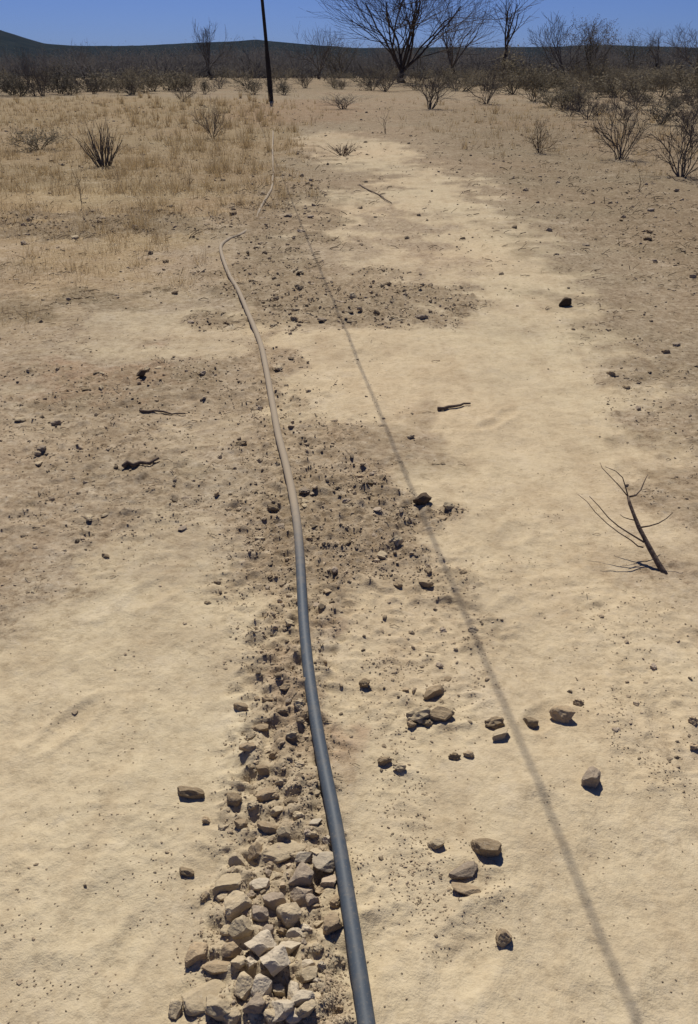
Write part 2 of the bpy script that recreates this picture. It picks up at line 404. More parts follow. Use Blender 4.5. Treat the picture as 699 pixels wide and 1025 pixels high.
# far hills: a ridge across the horizon, higher at the left
def make_hills():
    m, t, p = new_mat('scrub_hill'); p.inputs['Specular IOR Level'].default_value = 0; p.inputs['Roughness'].default_value = 1
    pos = N(t, 'ShaderNodeNewGeometry').outputs['Position']
    n = noise(t, pos, .02, 8, .65)
    t.links.new(mixc(t, ramp(t, n, .35, .65), (.012,.018,.022), (.026,.032,.032)), p.inputs['Base Color'])
    az = np.radians(np.linspace(-60, 60, 420)); rows = 26
    V = []
    for r in range(rows):
        q = r/(rows-1); d = 1500+1700*q
        px = W/2+913*np.tan(az)
        crest = np.interp(px, [-900,-300,-80,0,20,50,75,100,150,210,260,310,360,420,600,800,1200], [40,75,60,42,36,27.5,26,25.5,26.5,29,31,27,24,24,26,23,22])
        hgt = crest/913*np.hypot(1, np.tan(az))*0+crest/1000*3000
        prof = math.sin(min(1, q*1.25)*math.pi/2) if q < .8 else 1-.6*(q-.8)/.2
        x = d*np.tan(az); y = np.full_like(az, d)
        hh = hgt*prof*(1+.06*fbm(x, y, .004, 4, 5))+1.0
        V.append(np.stack([x, y, hh-4*(q == 0)], 1))
    V = np.concatenate(V); nc = len(az)
    i = np.arange(rows-1)[:, None]*nc; j = np.arange(nc-1)[None, :]
    Q = np.stack([i+j, i+j+1, i+nc+j+1, i+nc+j], -1).reshape(-1, 4)
    tag(obj('hills', mesh_np('hills', V, Q, m, None, True)), kind='structure')
make_hills()

# ------------------------------------------------------------------ hose
def hose_path():
    P = list(HOSE_XY[::-1])                         # from near to far
    d = P[0]-P[1]; d /= np.linalg.norm(d)
    pre = [P[0]+d*1.6+np.array([.25, 0]), P[0]+d*.8+np.array([.08, 0]), P[0]+d*.3]
    C = np.array(pre+P)
    # Catmull-Rom
    out = []
    for k in range(1, len(C)-2):
        p0, p1, p2, p3 = C[k-1], C[k], C[k+1], C[k+2]
        n = max(3, int(np.linalg.norm(p2-p1)/.03)) if np.linalg.norm(p2-p1) < 2 else 30
        for s in np.linspace(0, 1, n, endpoint=False):
            out.append(.5*((2*p1)+(-p0+p2)*s+(2*p0-5*p1+4*p2-p3)*s*s+(-p0+3*p1-3*p2+p3)*s**3))
    return np.array(out)
HOSE_R = .0172
def make_hose():
    P = hose_path(); z = Hfun(P[:, 0], P[:, 1])
    k = 15; zp = np.pad(z, k, mode='edge'); mx = np.array([np.percentile(zp[i:i+2*k+1], 75) for i in range(len(z))])
    mp = np.pad(mx, k, mode='edge'); zz = np.convolve(mp, np.ones(2*k+1)/(2*k+1), 'valid')
    y = P[:, 1]
    sink = np.where(y > 3.6, .65, .85)
    Z = zz+HOSE_R*sink
    Z = Z-.034*np.exp(-((y-HOSE_XY[7, 1])/.9)**2)-.012*sstep(7.5, 12, y)+.004*fbm(P[:, 0], y, 1.4, 3, 91)*sstep(3, 5, y)
    g = Geo(); tube(g, np.column_stack([P, Z]), HOSE_R, 16, cap=True)
    m, t, p = new_mat('black_poly_pipe')
    geo = N(t, 'ShaderNodeNewGeometry'); pos = geo.outputs['Position']
    n = noise(t, pos, 28, 6, .65); nf = noise(t, pos, 150, 3, .6)
    dust = attr(t, 'rnd')                            # how dusty this stretch of pipe is
    up = N(t, 'ShaderNodeSeparateXYZ'); t.links.new(geo.outputs['Normal'], up.inputs[0])
    f = math_(t, 'ADD', math_(t, 'MULTIPLY', dust, 1.0), math_(t, 'MULTIPLY', math_(t, 'SUBTRACT', n, .5), .7))
    f = math_(t, 'ADD', f, math_(t, 'MULTIPLY', math_(t, 'MULTIPLY', up.outputs[2], .35), dust))
    f = ramp(t, f, .12, 1.1, .05, .92); f = math_(t, 'ADD', f, ramp(t, nf, .58, .75, 0, .25))
    col = mixc(t, f, (.044, .066, .094), (.35, .285, .205))
    t.links.new(col, p.inputs['Base Color'])
    t.links.new(ramp(t, f, 0, 1, .58, .95), p.inputs['Roughness']); p.inputs['Specular IOR Level'].default_value = .35
    bump(t, p, nf, .15, .002)
    V, F3, F4, R = g.arrays()
    dz = sstep(2.2, 3.3, V[:, 1])*.95+.10
    me = mesh_np('water_hose', V, [F4, F3], m, {'rnd': dz}, True)
    o = obj('water_hose', me)
    tag(o, 'long black plastic hose lying across the sandy ground towards the pole', 'hose')
make_hose()

# ------------------------------------------------------------------ utility pole and the overhead cable that throws the thin shadow
POLE = G(271.5, 101)
def make_pole():
    x, y = POLE; z = Hs(x, y)
    root = obj('utility_pole', None, (x, y, z)); root.empty_display_size = .3
    tag(root, 'tall thin dark wooden utility pole leaning slightly, standing at the hose end', 'pole')
    hgt = 5.6; lean = -.052
    def at(h): return np.array([lean*h+.01*math.sin(h), 0, h])
    g = Geo(); hs = np.linspace(-.4, hgt, 14)
    tube(g, [at(h) for h in hs], np.interp(hs, [-.4, 1.6, 1.9, hgt], [.105, .098, .072, .055]), 12)
    obj('post', g.mesh('post', M_POLE, True), parent=root)
    g = Geo(); a = at(hgt-.3); tube(g, [a+np.array([.35, .1, 0]), a+np.array([-.85, .1, 0])], .05, 4)
    obj('crossarm', g.mesh('crossarm', M_POLE), parent=root)
    g = Geo(); b = a+np.array([-.72, .1, .05])
    tube(g, [b, b+np.array([0,0,.05]), b+np.array([0,0,.07]), b+np.array([0,0,.12])], [.03,.045,.03,.035], 10)
    mi, t, p = new_mat('insulator'); p.inputs['Base Color'].default_value = (.25,.12,.07,1); p.inputs['Roughness'].default_value = .3
    obj('insulator', g.mesh('insulator', mi, True), parent=root)
    return np.array([x, y, z])+b+np.array([0, 0, .13])
TOP = make_pole()
def make_cable():
    A, B = G(640, 1024), G(342, 322)
    d = (B-A)/np.linalg.norm(B-A)
    off = np.array([math.sin(SUN_AZ), math.cos(SUN_AZ)])/math.tan(SUN_EL)   # per metre of height, from a shadow point back to its caster
    hs = 4.6
    # the far end is the insulator; the near end hangs over the shadow line
    q = A+off*hs; q2 = q-d*16
    ends = [TOP, np.array([q[0], q[1], hs]), np.array([q2[0], q2[1], 6.4])]
    pts = []
    mid = np.array([*(B+off*4.4), 4.4+base(*B)])
    knots = [ends[0], mid, ends[1], ends[2]]
    # smooth sagging line through the knots (parameter = y)
    ky = np.array([k[1] for k in knots])[::-1]; kx = np.array([k[0] for k in knots])[::-1]; kz = np.array([k[2] for k in knots])[::-1]
    yy = np.linspace(ky[0], ky[-1], 120)
    cz = np.polyfit([ends[2][1], 3.5, ends[0][1]], [3.7, 2.75, TOP[2]], 2)
    zz = np.polyval(cz, yy)
    xs = []
    for yv, zv in zip(yy, zz):                       # plan position: straight over the shadow line
        s = (A, d); ysh = yv-off[1]*(zv-base(0, yv)); k = (ysh-A[1])/d[1]
        xs.append(A[0]+d[0]*k+off[0]*(zv-base(0, yv)))
    xs = np.array(xs); w = sstep(12, ends[0][1], yy); xs = xs+(TOP[0]-xs[-1])*w
    g = Geo(); tube(g, np.column_stack([xs, yy, zz]), .0044, 6)
    m, t, p = new_mat('cable_sheath'); p.inputs['Base Color'].default_value = (.02,.02,.02,1); p.inputs['Roughness'].default_value = .6
    tag(obj('overhead_cable', g.mesh('overhead_cable', m, True)), 'black overhead cable strung from the leaning pole, casting a thin shadow on the track', 'cable')
    print('cable end dx', TOP[0]-xs[-1], 'pole', POLE)
    # the next pole of the line, behind the camera
    x, y = xs[0], yy[0]
    root = obj('utility_pole', None, (x+.15, y, Hs(x, y)))
    tag(root, 'upright dark wooden utility pole at the other end of the cable', 'pole')
    g = Geo(); tube(g, [(0,0,-.4),(0,0,3),(0,0,zz[0]+.3)], [.14,.12,.09], 12); obj('post', g.mesh('post', M_POLE, True), parent=root)
make_cable()

# ------------------------------------------------------------------ stones and clods
def ico(sub):
    t = (1+5**.5)/2
    V = [(-1,t,0),(1,t,0),(-1,-t,0),(1,-t,0),(0,-1,t),(0,1,t),(0,-1,-t),(0,1,-t),(t,0,-1),(t,0,1),(-t,0,-1),(-t,0,1)]
    Fs = [(0,11,5),(0,5,1),(0,1,7),(0,7,10),(0,10,11),(1,5,9),(5,11,4),(11,10,2),(10,7,6),(7,1,8),(3,9,4),(3,4,2),(3,2,6),(3,6,8),(3,8,9),(4,9,5),(2,4,11),(6,2,10),(8,6,7),(9,8,1)]
    V = [np.array(v)/np.linalg.norm(v) for v in V]
    for _ in range(sub):
        c = {}; nf = []
        def mid(a, b):
            k = (min(a,b), max(a,b))
            if k not in c:
                m = V[a]+V[b]; V.append(m/np.linalg.norm(m)); c[k] = len(V)-1
            return c[k]
        for a, b, d in Fs:
            x, y, z = mid(a,b), mid(b,d), mid(d,a); nf += [(a,x,z),(b,y,x),(d,z,y),(x,y,z)]
        Fs = nf
    return np.array(V), np.array(Fs)
ICO0, ICO1, ICO2, ICO3 = ico(0), ico(1), ico(2), ico(3)
def rock_shape(r, I, cuts=7, rough=.10, box=4.0):
    V = I[0].copy()
    V = V/(np.abs(V)**box).sum(1)[:, None]**(1/box)          # squarish block
    a = r.uniform(0, 6.28); c_, s_ = math.cos(a), math.sin(a)
    V = V@np.array([[c_, s_, 0], [-s_, c_, 0], [0, 0, 1]])
    for _ in range(cuts):
        n = r.normal(size=3); n /= np.linalg.norm(n); h = r.uniform(.55, .95)
        d = V@n; V = V-np.maximum(d-h, 0)[:, None]*n
    k = r.uniform(0, 50)
    nn = fbm(V[:,0]+V[:,2]*.7, V[:,1]+V[:,2]*.9, 1.3, 4, int(k))+.5*fbm(V[:,2]+V[:,0]*.5, V[:,1]-V[:,2]*.4, 3.1, 3, int(k)+3)
    V = V*(1+rough*1.6*nn)[:, None]
    V += r.normal(size=V.shape)*rough*.12
    lo, hi = V.min(0), V.max(0)
    return (V-(lo+hi)/2)/(hi-lo)*2                  # unit half-extents
ROCKS = [rock_shape(rng, ICO3, 10, .065) for _ in range(12)]
SLABS = [rock_shape(rng, ICO3, 8, .06, 5) for _ in range(5)]
CLODS = [rock_shape(rng, ICO2, 4, .22) for _ in range(10)]
PEBS = [rock_shape(rng, ICO0, 2, .25, 3) for _ in range(12)]
_rm = {}
def rock_mesh(kind, i, mat):
    k = (kind, i, mat.name)
    if k not in _rm:
        V, I = {'rock': (ROCKS, ICO3), 'slab': (SLABS, ICO3), 'clod': (CLODS, ICO2)}[kind]
        _rm[k] = mesh_np('stone', V[i % len(V)], I[1], mat, None, False)
    return _rm[k]
def stone(u, v, w, h, mat, label, cat='stone', group=None, kind='rock', name='stone', rot=None, flat=None, sink=.25, lift=0):
    """a stone whose outline spans about w x h photograph pixels with its middle at u, v"""
    c = G(u, v+h*.35); x, y = c; s = mpp(x, y)
    hw = .5*w*s
    # an outline seen from this slope shows height and plan depth together
    sl = math.atan2(CAM_H, y); hz = .5*h*s/(math.cos(sl)*.75+math.sin(sl)*.75)*1.0
    hd = hz*1.05
    if flat: hz *= flat; hd *= 1.25
    i = random.randrange(12)
    z = Hs(x, y)
    rz = rot if rot is not None else random.uniform(-.35, .35)+random.choice([0, math.pi])
    o = obj(name, rock_mesh(kind, i, mat), (x, y, z+hz*(1-2*sink)+lift), (random.uniform(-.12,.12), random.uniform(-.12,.12), rz), (hw, hd, hz))
    return tag(o, label, cat, group)

# stones of the heap at the near end of the trench: u, v, w, h, material, lift
P_, T_, B_, Gr, D_ = M_PALE, M_TAN, M_BROWN, M_GREY, M_DARK
HEAP = [(231,880,37,23,T_,0),(259,886,21,15,P_,0),(276,874,18,15,T_,0),(301,877,26,22,Gr,0),(303,896,23,18,Gr,0),
        (241,907,28,23,T_,0),(243,931,25,20,T_,0),(261,919,18,16,Gr,0),(276,903,23,18,Gr,0),(289,916,26,21,T_,0),(336,903,12,12,B_,0),
        (262,949,31,23,P_,0),(290,947,23,12,P_,0),(297,936,20,11,P_,0),(307,930,12,8,P_,0),
        (253,969,12,12,P_,0),(263,992,20,20,P_,0),(246,989,20,22,T_,0),(280,992,15,13,T_,0),(294,992,14,18,P_,0),(307,975,20,17,T_,0),(309,966,14,9,P_,0),
        (219,1009,28,20,T_,0),(256,1009,23,17,Gr,0),(304,1007,23,11,P_,0),(306,1017,20,12,T_,0),(176,1006,14,17,T_,0),(231,1018,20,16,T_,0),
        (269,831,23,13,B_,0),(256,851,15,18,B_,0),(239,860,20,17,T_,0),(316,829,14,9,P_,0),(314,838,12,8,T_,0),(330,880,20,17,Gr,0),(312,905,14,11,Gr,0),(296,858,12,10,T_,0),
        (267,800,20,12,B_,0),(293,807,13,9,B_,0),(249,754,17,9,B_,0),(260,729,17,9,B_,0),(264,772,14,11,B_,0),(286,694,11,8,B_,0),(241,707,16,8,B_,0),
        (225,829,12,9,T_,0),(242,827,13,12,B_,0),(254,812,12,9,T_,0),(282,786,12,9,T_,0),(275,757,11,8,B_,0),(292,742,11,7,T_,0),(283,718,12,7,B_,0),(300,770,11,8,T_,0),
        (251,738,11,7,T_,0),(268,703,11,7,B_,0),(277,815,13,9,T_,0),(300,820,12,9,T_,0),(246,783,12,8,T_,0),(285,840,14,10,T_,0),(328,845,12,9,P_,0),(222,897,13,9,T_,0),
        (318,952,12,9,T_,0),(322,970,9,8,P_,0),(252,898,12,10,Gr,0),(268,935,13,10,Gr,0),(283,932,12,9,B_,0),(318,985,11,9,P_,0),(296,1021,18,12,P_,0),(272,1021,20,13,T_,0),
        (240,970,16,12,T_,0),(228,935,14,10,T_,0),(316,860,13,9,T_,0),(321,890,12,9,B_,0)]
for (u, v, w, h, mt, lf) in HEAP:
    c = G(u, v); hx = float(np.interp(c[1], HOSE_XY[::-1, 1], HOSE_XY[::-1, 0])); gap = (hx-c[0])
    size = 'large' if w >= 22 else ('middling' if w >= 15 else 'small')
    look = {P_.name: 'pale whitish', T_.name: 'tan earthy', Gr.name: 'grey brown', B_.name: 'dark brown'}[mt.name]
    what = 'clod' if mt is B_ else 'stone'
    if v < 842: place = 'in the crumbly trench spoil behind the rubble heap'
    elif gap < .085: place = 'on the hose side of the rubble heap'
    elif gap > .19: place = 'on the sandy outer edge of the rubble heap'
    elif v < 925: place = 'in the half of the rubble heap core facing the pole'
    else: place = 'in the half of the rubble heap core away from the pole'
    lb = '%s %s %s %s' % (size, look, what, place)
    stone(u, v, w*1.06, h*1.06, mt, lb, what, lb+' group', 'clod' if (w < 13) else 'rock', what, sink=.34 if w > 14 else .40)
# the ones that can be told apart
SINGLE = [(284,852,44,18,T_,'broad flat tan stone lying across the top of the rubble heap','stone','slab',.55),
          (326,864,27,18,P_,'whitish flat stone touching the left side of the black hose','stone','slab',.6),
          (304,864,18,11,P_,'small whitish stone beside the whitish flat stone on the heap','stone','rock',None),
          (334,926,21,19,B_,'dark squarish stone tucked against the left side of the hose','stone','rock',None),
          (277,967,32,27,P_,'largest whitish block in the middle of the rubble heap','stone','rock',None),
          (283,1012,27,23,P_,'whitish block below the largest whitish block of the heap','stone','rock',None),
          (233,954,21,15,B_,'dark angular stone on the left flank of the rubble heap','stone','rock',None),
          (198,953,26,18,B_,'dark stone on bare sand just outside the left of the heap','stone','rock',None),
          (224,972,46,11,B_,'long thin brown slab projecting from the left of the heap','slab','slab',.6),
          (206,992,48,30,T_,'big low slab of crusted earth at the left foot of the heap','slab','slab',.5),
          (187,870,17,9,B_,'small brown stone on sand left of the rubble heap','stone','rock',None),
          (234,803,18,14,B_,'dark round clod in the upper end of the trench spoil','clod','rock',None),
          (191,790,31,13,B_,'long brown stone alone on smooth sand left of the trench','stone','rock',None),
          (207,819,9,8,B_,'tiny brown clod on sand below the long brown stone','clod','clod',None),
          (434,691,24,11,B_,'flat brown clod at the back of the clod cluster right of the hose','clod','rock',None),
          (442,714,26,16,B_,'biggest dark clod of the clod cluster right of the hose','clod','rock',None),
          (419,714,26,18,T_,'tan lumpy clod at the left of the clod cluster right of the hose','clod','clod',None),
          (412,725,10,8,B_,'small brown clod at the foot of the lumpy tan clod','clod','clod',None),
          (428,723,12,8,B_,'small brown clod between the lumpy tan clod and the biggest clod','clod','clod',None),
          (495,721,20,13,B_,'brown crumbly clod touching the thin cable shadow on its left','clod','clod',None),
          (501,734,22,12,T_,'tan clod in front of the brown crumbly clod beside the shadow','clod','rock',None),
          (531,720,16,10,B_,'small dark brown stone just right of the thin cable shadow','stone','rock',None),
          (562,714,25,16,B_,'larger notched brown stone right of the thin cable shadow','stone','rock',None),
          (579,702,11,8,B_,'tiny round stone behind the larger notched brown stone','stone','clod',None),
          (591,777,18,20,Gr,'upright greyish brown stone alone on sand right of the shadow','stone','rock',None),
          (485,847,31,18,B_,'elongated slanting brown stone between hose and cable shadow','stone','rock',None),
          (464,870,33,14,Gr,'flat grey brown stone in front of the slanting brown stone','stone','slab',.8),
          (467,889,32,11,B_,'thin flat brown stone touching the flat grey brown stone','stone','slab',.7),
          (436,842,17,12,T_,'small tan clod left of the slanting brown stone','clod','rock',None),
          (504,936,17,16,B_,'lone round brown stone in front of the flat stones','stone','rock',None),
          (423,498,20,13,D_,'dark rounded stone sitting on the thin cable shadow','stone','rock',None),
          (427,581,16,8,B_,'dark flat stone in the rubble patch beside the cable shadow','stone','rock',None),
          (565,303,14,9,D_,'dark stone alone on the pale track beyond the dry stick','stone','rock',None),
          (142,375,11,8,D_,'dark stone alone on the brown soil left of the hose','stone','rock',None),
          (455,757,13,8,B_,'small brown clod paired with another between hose and cable shadow','clod','clod',None),
          (469,754,12,7,B_,'small brown clod paired with another between hose and cable shadow','clod','clod',None),
          (385,762,15,8,B_,'brown clod close to the right side of the hose','clod','clod',None),
          (400,770,14,9,T_,'tan clod a step right of the clod close to the hose','clod','clod',None),
          (693,723,10,9,B_,'brown stone paired with another at the edge of the sandy track','stone','clod',None),
          (694,748,12,8,B_,'brown stone paired with another at the edge of the sandy track','stone','clod',None),
          (365,685,12,10,B_,'small brown clod alone right of the hose above the clod cluster','clod','clod',None)]
for (u, v, w, h, mt, lb, ct, kd, fl) in SINGLE:
    rot = {485: -.55, 191: -.15}.get(u)
    stone(u, v, w, h, mt, lb, ct, ('pair: '+lb) if 'paired' in lb else None, kd, ct, rot=rot, flat=fl, sink=.24)

# scattered clods: the largest as things, the crumbs as one mass
def scatter():
    n = 205000
    v = rng.uniform(100, 1120, n)**1.0; t = rng.uniform(-1, 1, n)
    tabv = np.linspace(95, 1150, 500); taby = np.array([G(W/2, a)[1] for a in tabv])
    y = np.interp(v, tabv, taby); x = t*(.55+.46*y)
    rub, pale, grs, red, tr, dn, duf = masks(x, y)
    clump = sstep(-.05, .55, fbm(x, y, 2.2, 3, 41)+.25)*sstep(-.3, .5, fbm(x, y, 7, 2, 43))
    pr = (rub*(1-.45*pale))**1.3*(.25+.9*clump)+.04*(.1+clump**2)+.05*tr
    keep = rng.random(n) < pr*1.5
    x, y, rub, tr = x[keep], y[keep], rub[keep], tr[keep]
    px = 1.45*(1-rng.random(len(x)))**(-1/2.9); px = np.clip(px, 1.3, 12)*(.55+.6*rub)
    s = px*mpp(x, y)*.5; s = np.clip(s, .0025, .05)
    z = Hfun(x, y)
    px = 2*s/mpp(x, y)
    inview = (np.abs(x) < (.05+.385*(y*.879+.76)*1.05))
    dclear = dist_line(x, y, HOSE_XY) > HOSE_R+s
    x, y, z, s, px, inview = (a[dclear] for a in (x, y, z, s, px, inview))
    order = np.argsort(-(px*inview)); big = set(order[:150].tolist())
    g = Geo(); zs = rng.uniform(.3, .75, len(x)); ang = rng.uniform(0, 6.28, len(x)); asp = rng.uniform(.55, 1.0, len(x)); rr = rng.random(len(x))
    for i in sorted(big):
        cy = y[i]; rightside = x[i] > np.interp(cy, HOSE_XY[::-1, 1], HOSE_XY[::-1, 0])
        side = 'right' if rightside else 'left'
        where = 'bare sand near the trench' if cy < 1.9 else ('broken soil beside the middle of the hose' if cy < 4.2 else 'brown soil far along the hose')
        mi = i % 3; cn = ['tan', 'brown', 'greyish'][mi]
        lb = 'small %s clod on %s, %s of the hose' % (cn, where, side)
        o = obj('clod', rock_mesh('clod', i % 10, [M_TAN, M_BROWN, M_GREY][mi]), (x[i], y[i], z[i]+s[i]*zs[i]*.25), (0, 0, ang[i]), (s[i], s[i]*asp[i], s[i]*zs[i]*.9))
        tag(o, lb, 'clod', '%s clods on %s, %s side' % (cn, where, side))
    small = np.array([i not in big for i in range(len(x))])
    for k in range(12):
        sh, I = PEBS[k], ICO0
        j = np.where(small & (np.arange(len(x)) % 12 == k))[0]
        c, sn = np.cos(ang[j])[:, None], np.sin(ang[j])[:, None]
        X, Y, Zz = sh[None, :, 0]*s[j, None], sh[None, :, 1]*(s*asp)[j, None], sh[None, :, 2]*(s*zs)[j, None]
        V = np.stack([X*c-Y*sn+x[j, None], X*sn+Y*c+y[j, None], Zz+(z+s*zs*.25)[j, None]], -1).reshape(-1, 3)
        Fk = (I[1][None]+np.arange(len(j))[:, None, None]*len(sh)).reshape(-1, 3)
        g.add(V, Fk, None, np.repeat(rr[j], len(sh)))
    o = obj('soil_crumbs', g.mesh('soil_crumbs', M_PEB)); tag(o, 'small brown crumbs and pebbles strewn over the soil', 'rubble', kind='stuff')
    print('crumbs', len(x))
scatter()

# ------------------------------------------------------------------ dead branch stuck in the ground at the right of the track
def make_dead_branch():
    b = G(662, 574); s = mpp(*b); z0 = Hs(*b)
    Z = 1.0/5.874
    def pt(zx, zy, fw=0.0):
        u, v = 580+zx*Z, 440+zy*Z
        du, dv = (u-662)*s, (574-v)*s
        # the branch leans back from the viewer as it rises
        k = .72
        return np.array([du, dv*k+fw, dv*.66])
    root = obj('dead_branch', None, (b[0], b[1], z0-.004))
    tag(root, 'dark leafless dead branch sticking out of the sand right of the track', 'branch')
    g = Geo(); st = [pt(503,800), pt(490,775), pt(462,710), pt(430,630), pt(405,560), pt(382,500), pt(362,420), pt(345,345), pt(340,300)]
    tube(g, st, [.0112,.0118,.0100,.0098,.0082,.0084,.0066,.0062,.0048], 9); obj('stem', g.mesh('stem', M_DEAD, True), parent=root)
    for pts, r0 in [([(402,595),(360,565),(310,530),(250,485),(195,430),(140,350),(88,285)], .0042),
                    ([(395,628),(365,628),(330,598),(262,555),(200,505),(135,435),(95,375),(45,335)], .0032),
                    ([(341,305),(328,240),(312,170),(270,125),(205,95)], .0034),
                    ([(338,298),(300,245),(250,190),(212,150),(205,125)], .0028),
                    ([(345,300),(390,305),(430,280),(462,235),(490,205)], .0046),
                    ([(392,500),(440,485),(490,462),(535,425),(572,380)], .0040),
                    ([(370,455),(330,452),(295,445),(272,432)], .0030)]:
        g = Geo(); P = np.array([pt(*q) for q in pts])
        w = np.linspace(0, 1, len(P)); P[:, 1] += .05*w*random.uniform(-1, 1); P[:, 2] += .012*w
        P[:, 2] = np.maximum(P[:, 2], .006)
        tube(g, P, np.linspace(r0*.85, r0*.3, len(P)), 6); obj('twig', g.mesh('twig', M_DEAD, True), parent=root)
make_dead_branch()

# ------------------------------------------------------------------ woody plants
def grow(r, P0, D, L, R, lev, maxlev, out, cfg):
    n = cfg.get('segs') or max(3, int(3+2*(maxlev-lev))); P = [P0]; d = D/np.linalg.norm(D)
    for k in range(n):
        d = d+r.normal(size=3)*cfg['wig']+np.array([0, 0, cfg['up']*(.5+.5*lev)])
        d /= np.linalg.norm(d); P.append(P[-1]+d*L/n)
    P = np.array(P); rad = np.linspace(R, R*cfg['taper'], n+1)
    out.append((P, rad, lev))
    if lev >= maxlev: return
    kids = cfg['kids'][min(lev, len(cfg['kids'])-1)]
    for k in range(kids):
        q = cfg['start']+(1-cfg['start'])*((k+r.uniform(.1, .9))/kids); idx = q*n; i = min(int(idx), n-1); f = idx-i
        p = P[i]*(1-f)+P[i+1]*f; t = P[i+1]-P[i]; t /= np.linalg.norm(t)
        side = np.cross(t, r.normal(size=3)); side /= np.linalg.norm(side)
        a = r.uniform(*cfg['ang']); dd = t*math.cos(a)+side*math.sin(a)
        dd[2] = dd[2] if dd[2] > -.15 else dd[2]*.3
        grow(r, p, dd, L*r.uniform(*cfg['len'])*(1.1-.35*q), max(.003, rad[i]*cfg['rr']), lev+1, maxlev, out, cfg)
def leaves(g, r, pts, n, size, spread):
    idx = r.integers(0, len(pts), n); c = pts[idx]+r.normal(size=(n, 3))*spread
    c[:, 2] = np.maximum(c[:, 2], .03)
    a = r.normal(size=(n, 3)); a /= np.linalg.norm(a, axis=1)[:, None]; b = np.cross(a, r.normal(size=(n, 3))); b /= np.linalg.norm(b, axis=1)[:, None]
    s = size*r.uniform(.5, 1.3, n)[:, None]
    V = np.stack([c-a*s, c+b*s*.4, c+a*s, c-b*s*.4], 1).reshape(-1, 3)
    g.add(V, None, np.arange(4*n).reshape(-1, 4), np.repeat(r.random(n), 4))
SHRUB_CFG = dict(wig=.20, up=.05, taper=.35, kids=[6, 5, 3], start=.2, ang=(.35, .85), len=(.5, .75), rr=.6)
def shrub_geo(seed, h=1.0, spread=.7, stems=8, lev=2, cfg=SHRUB_CFG, leaf=0, leafsize=.03, thick=.012, rootr=.06):
    r = np.random.default_rng(seed); out = []
    for k in range(stems):
        a = r.uniform(0, 2*math.pi); tilt = r.uniform(.05, 1)**.7*spread
        D = np.array([math.cos(a)*math.sin(tilt), math.sin(a)*math.sin(tilt), math.cos(tilt)])
        grow(r, np.array([math.cos(a)*rootr*r.random(), math.sin(a)*rootr*r.random(), -.03]), D, h*r.uniform(.5, .85), thick*r.uniform(.7, 1.2), 0, lev, out, cfg)
    g = Geo()
    for P, rad, lv in out: tube(g, P, rad, 2 if 'segs' in cfg and lv else (4 if lv == 0 else 3), r.random(), cap=False)
    gl = None
    if leaf:
        gl = Geo(); pts = np.concatenate([P[1:] for P, _, lv in out if lv >= 1])
        leaves(gl, r, pts, leaf, leafsize, .05*h)
    return g, gl
# prototypes (shared mesh data)
PR = {}
for k in range(5):
    g, gl = shrub_geo(100+k, 1.0, .85, 11, 2, thick=.010); PR['bare%d' % k] = g.mesh('bare_shrub', M_TWIG)
for k in range(3):
    g, gl = shrub_geo(200+k, 1.0, .9, 9, 2, leaf=900, leafsize=.035, thick=.013); V, F3, F4, R = g.arrays()
    g.add(*[a for a in (gl.arrays()[0], None, gl.arrays()[2], gl.arrays()[3])]); PR['leafy%d' % k] = g.mesh('scrub_bush', M_DUSK)
for k in range(3):
    cfg = dict(SHRUB_CFG, wig=.07, up=.03, ang=(.12, .35), kids=[3, 2])
    g, gl = shrub_geo(300+k, 1.0, .5, 26, 1, cfg, thick=.010, rootr=.09); PR['spiky%d' % k] = g.mesh('spiky_shrub', M_TWIG)
for k in range(3):
    cfg = dict(SHRUB_CFG, kids=[3, 2]); g, gl = shrub_geo(400+k, 1.0, .25, 2, 2, cfg, thick=.012, rootr=.02); PR['weed%d' % k] = g.mesh('dry_weed', M_DEAD)

def plant(kind, u, v, hpx, wpx, name, label, group=None, cat='shrub', mat=None):
    x, y = G(u, v); s = mpp(x, y); z = Hs(x, y); me = PR[kind]
    bb = np.array([c.co for c in me.vertices]) if False else None
    co = np.empty(len(me.vertices)*3, np.float32); me.vertices.foreach_get('co', co); co = co.reshape(-1, 3)
    H0 = np.percentile(co[:, 2], 98); W0 = np.percentile(co[:, 0], 98)-np.percentile(co[:, 0], 2)
    if mat and me.materials[0] is not mat:
        k2 = kind+mat.name
        if k2 not in PR: PR[k2] = me.copy(); PR[k2].materials.clear(); PR[k2].materials.append(mat)
        me = PR[k2]
    o = obj(name, me, (x, y, z-.01), (0, 0, random.choice([0, math.pi])+random.uniform(-.3, .3)), (wpx*s/W0, wpx*s/W0, hpx*s/H0))
    return tag(o, label, cat, group)
S = 'shrub'
plant('spiky0', 104, 166, 42, 40, 'spiky_shrub', 'grey spiky leafless shrub standing alone in the dry grass field')
plant('bare0', 213, 138, 34, 34, 'bare_shrub', 'small dark bare shrub in dry grass left of the pole')
plant('weed0', 82, 208, 46, 12, 'dry_weed', 'thin dry weed stalk in front of the grey spiky shrub', cat='weed')
plant('weed1', 190, 188, 40, 14, 'dry_weed', 'thin forked dry weed on the straw left of the hose bend', cat='weed')
plant('weed2', 214, 172, 34, 12, 'dry_weed', 'short dry weed below the small dark bare shrub', cat='weed')
plant('bare1', 430, 109, 36, 48, 'bare_shrub', 'wide dark bare shrub in front of the big leafless tree')
plant('bare2', 487, 104, 36, 40, 'bare_shrub', 'open forked bare shrub to the right of the wide dark shrub')
plant('weed0', 386, 134, 24, 12, 'dry_weed', 'stubby dark weed stump at the edge of the track', cat='weed', mat=M_BARK)
plant('spiky1', 343, 155, 13, 36, 'brush_clump', 'low flattened dry brush clump on the pale track', cat='brush', mat=M_DEAD)
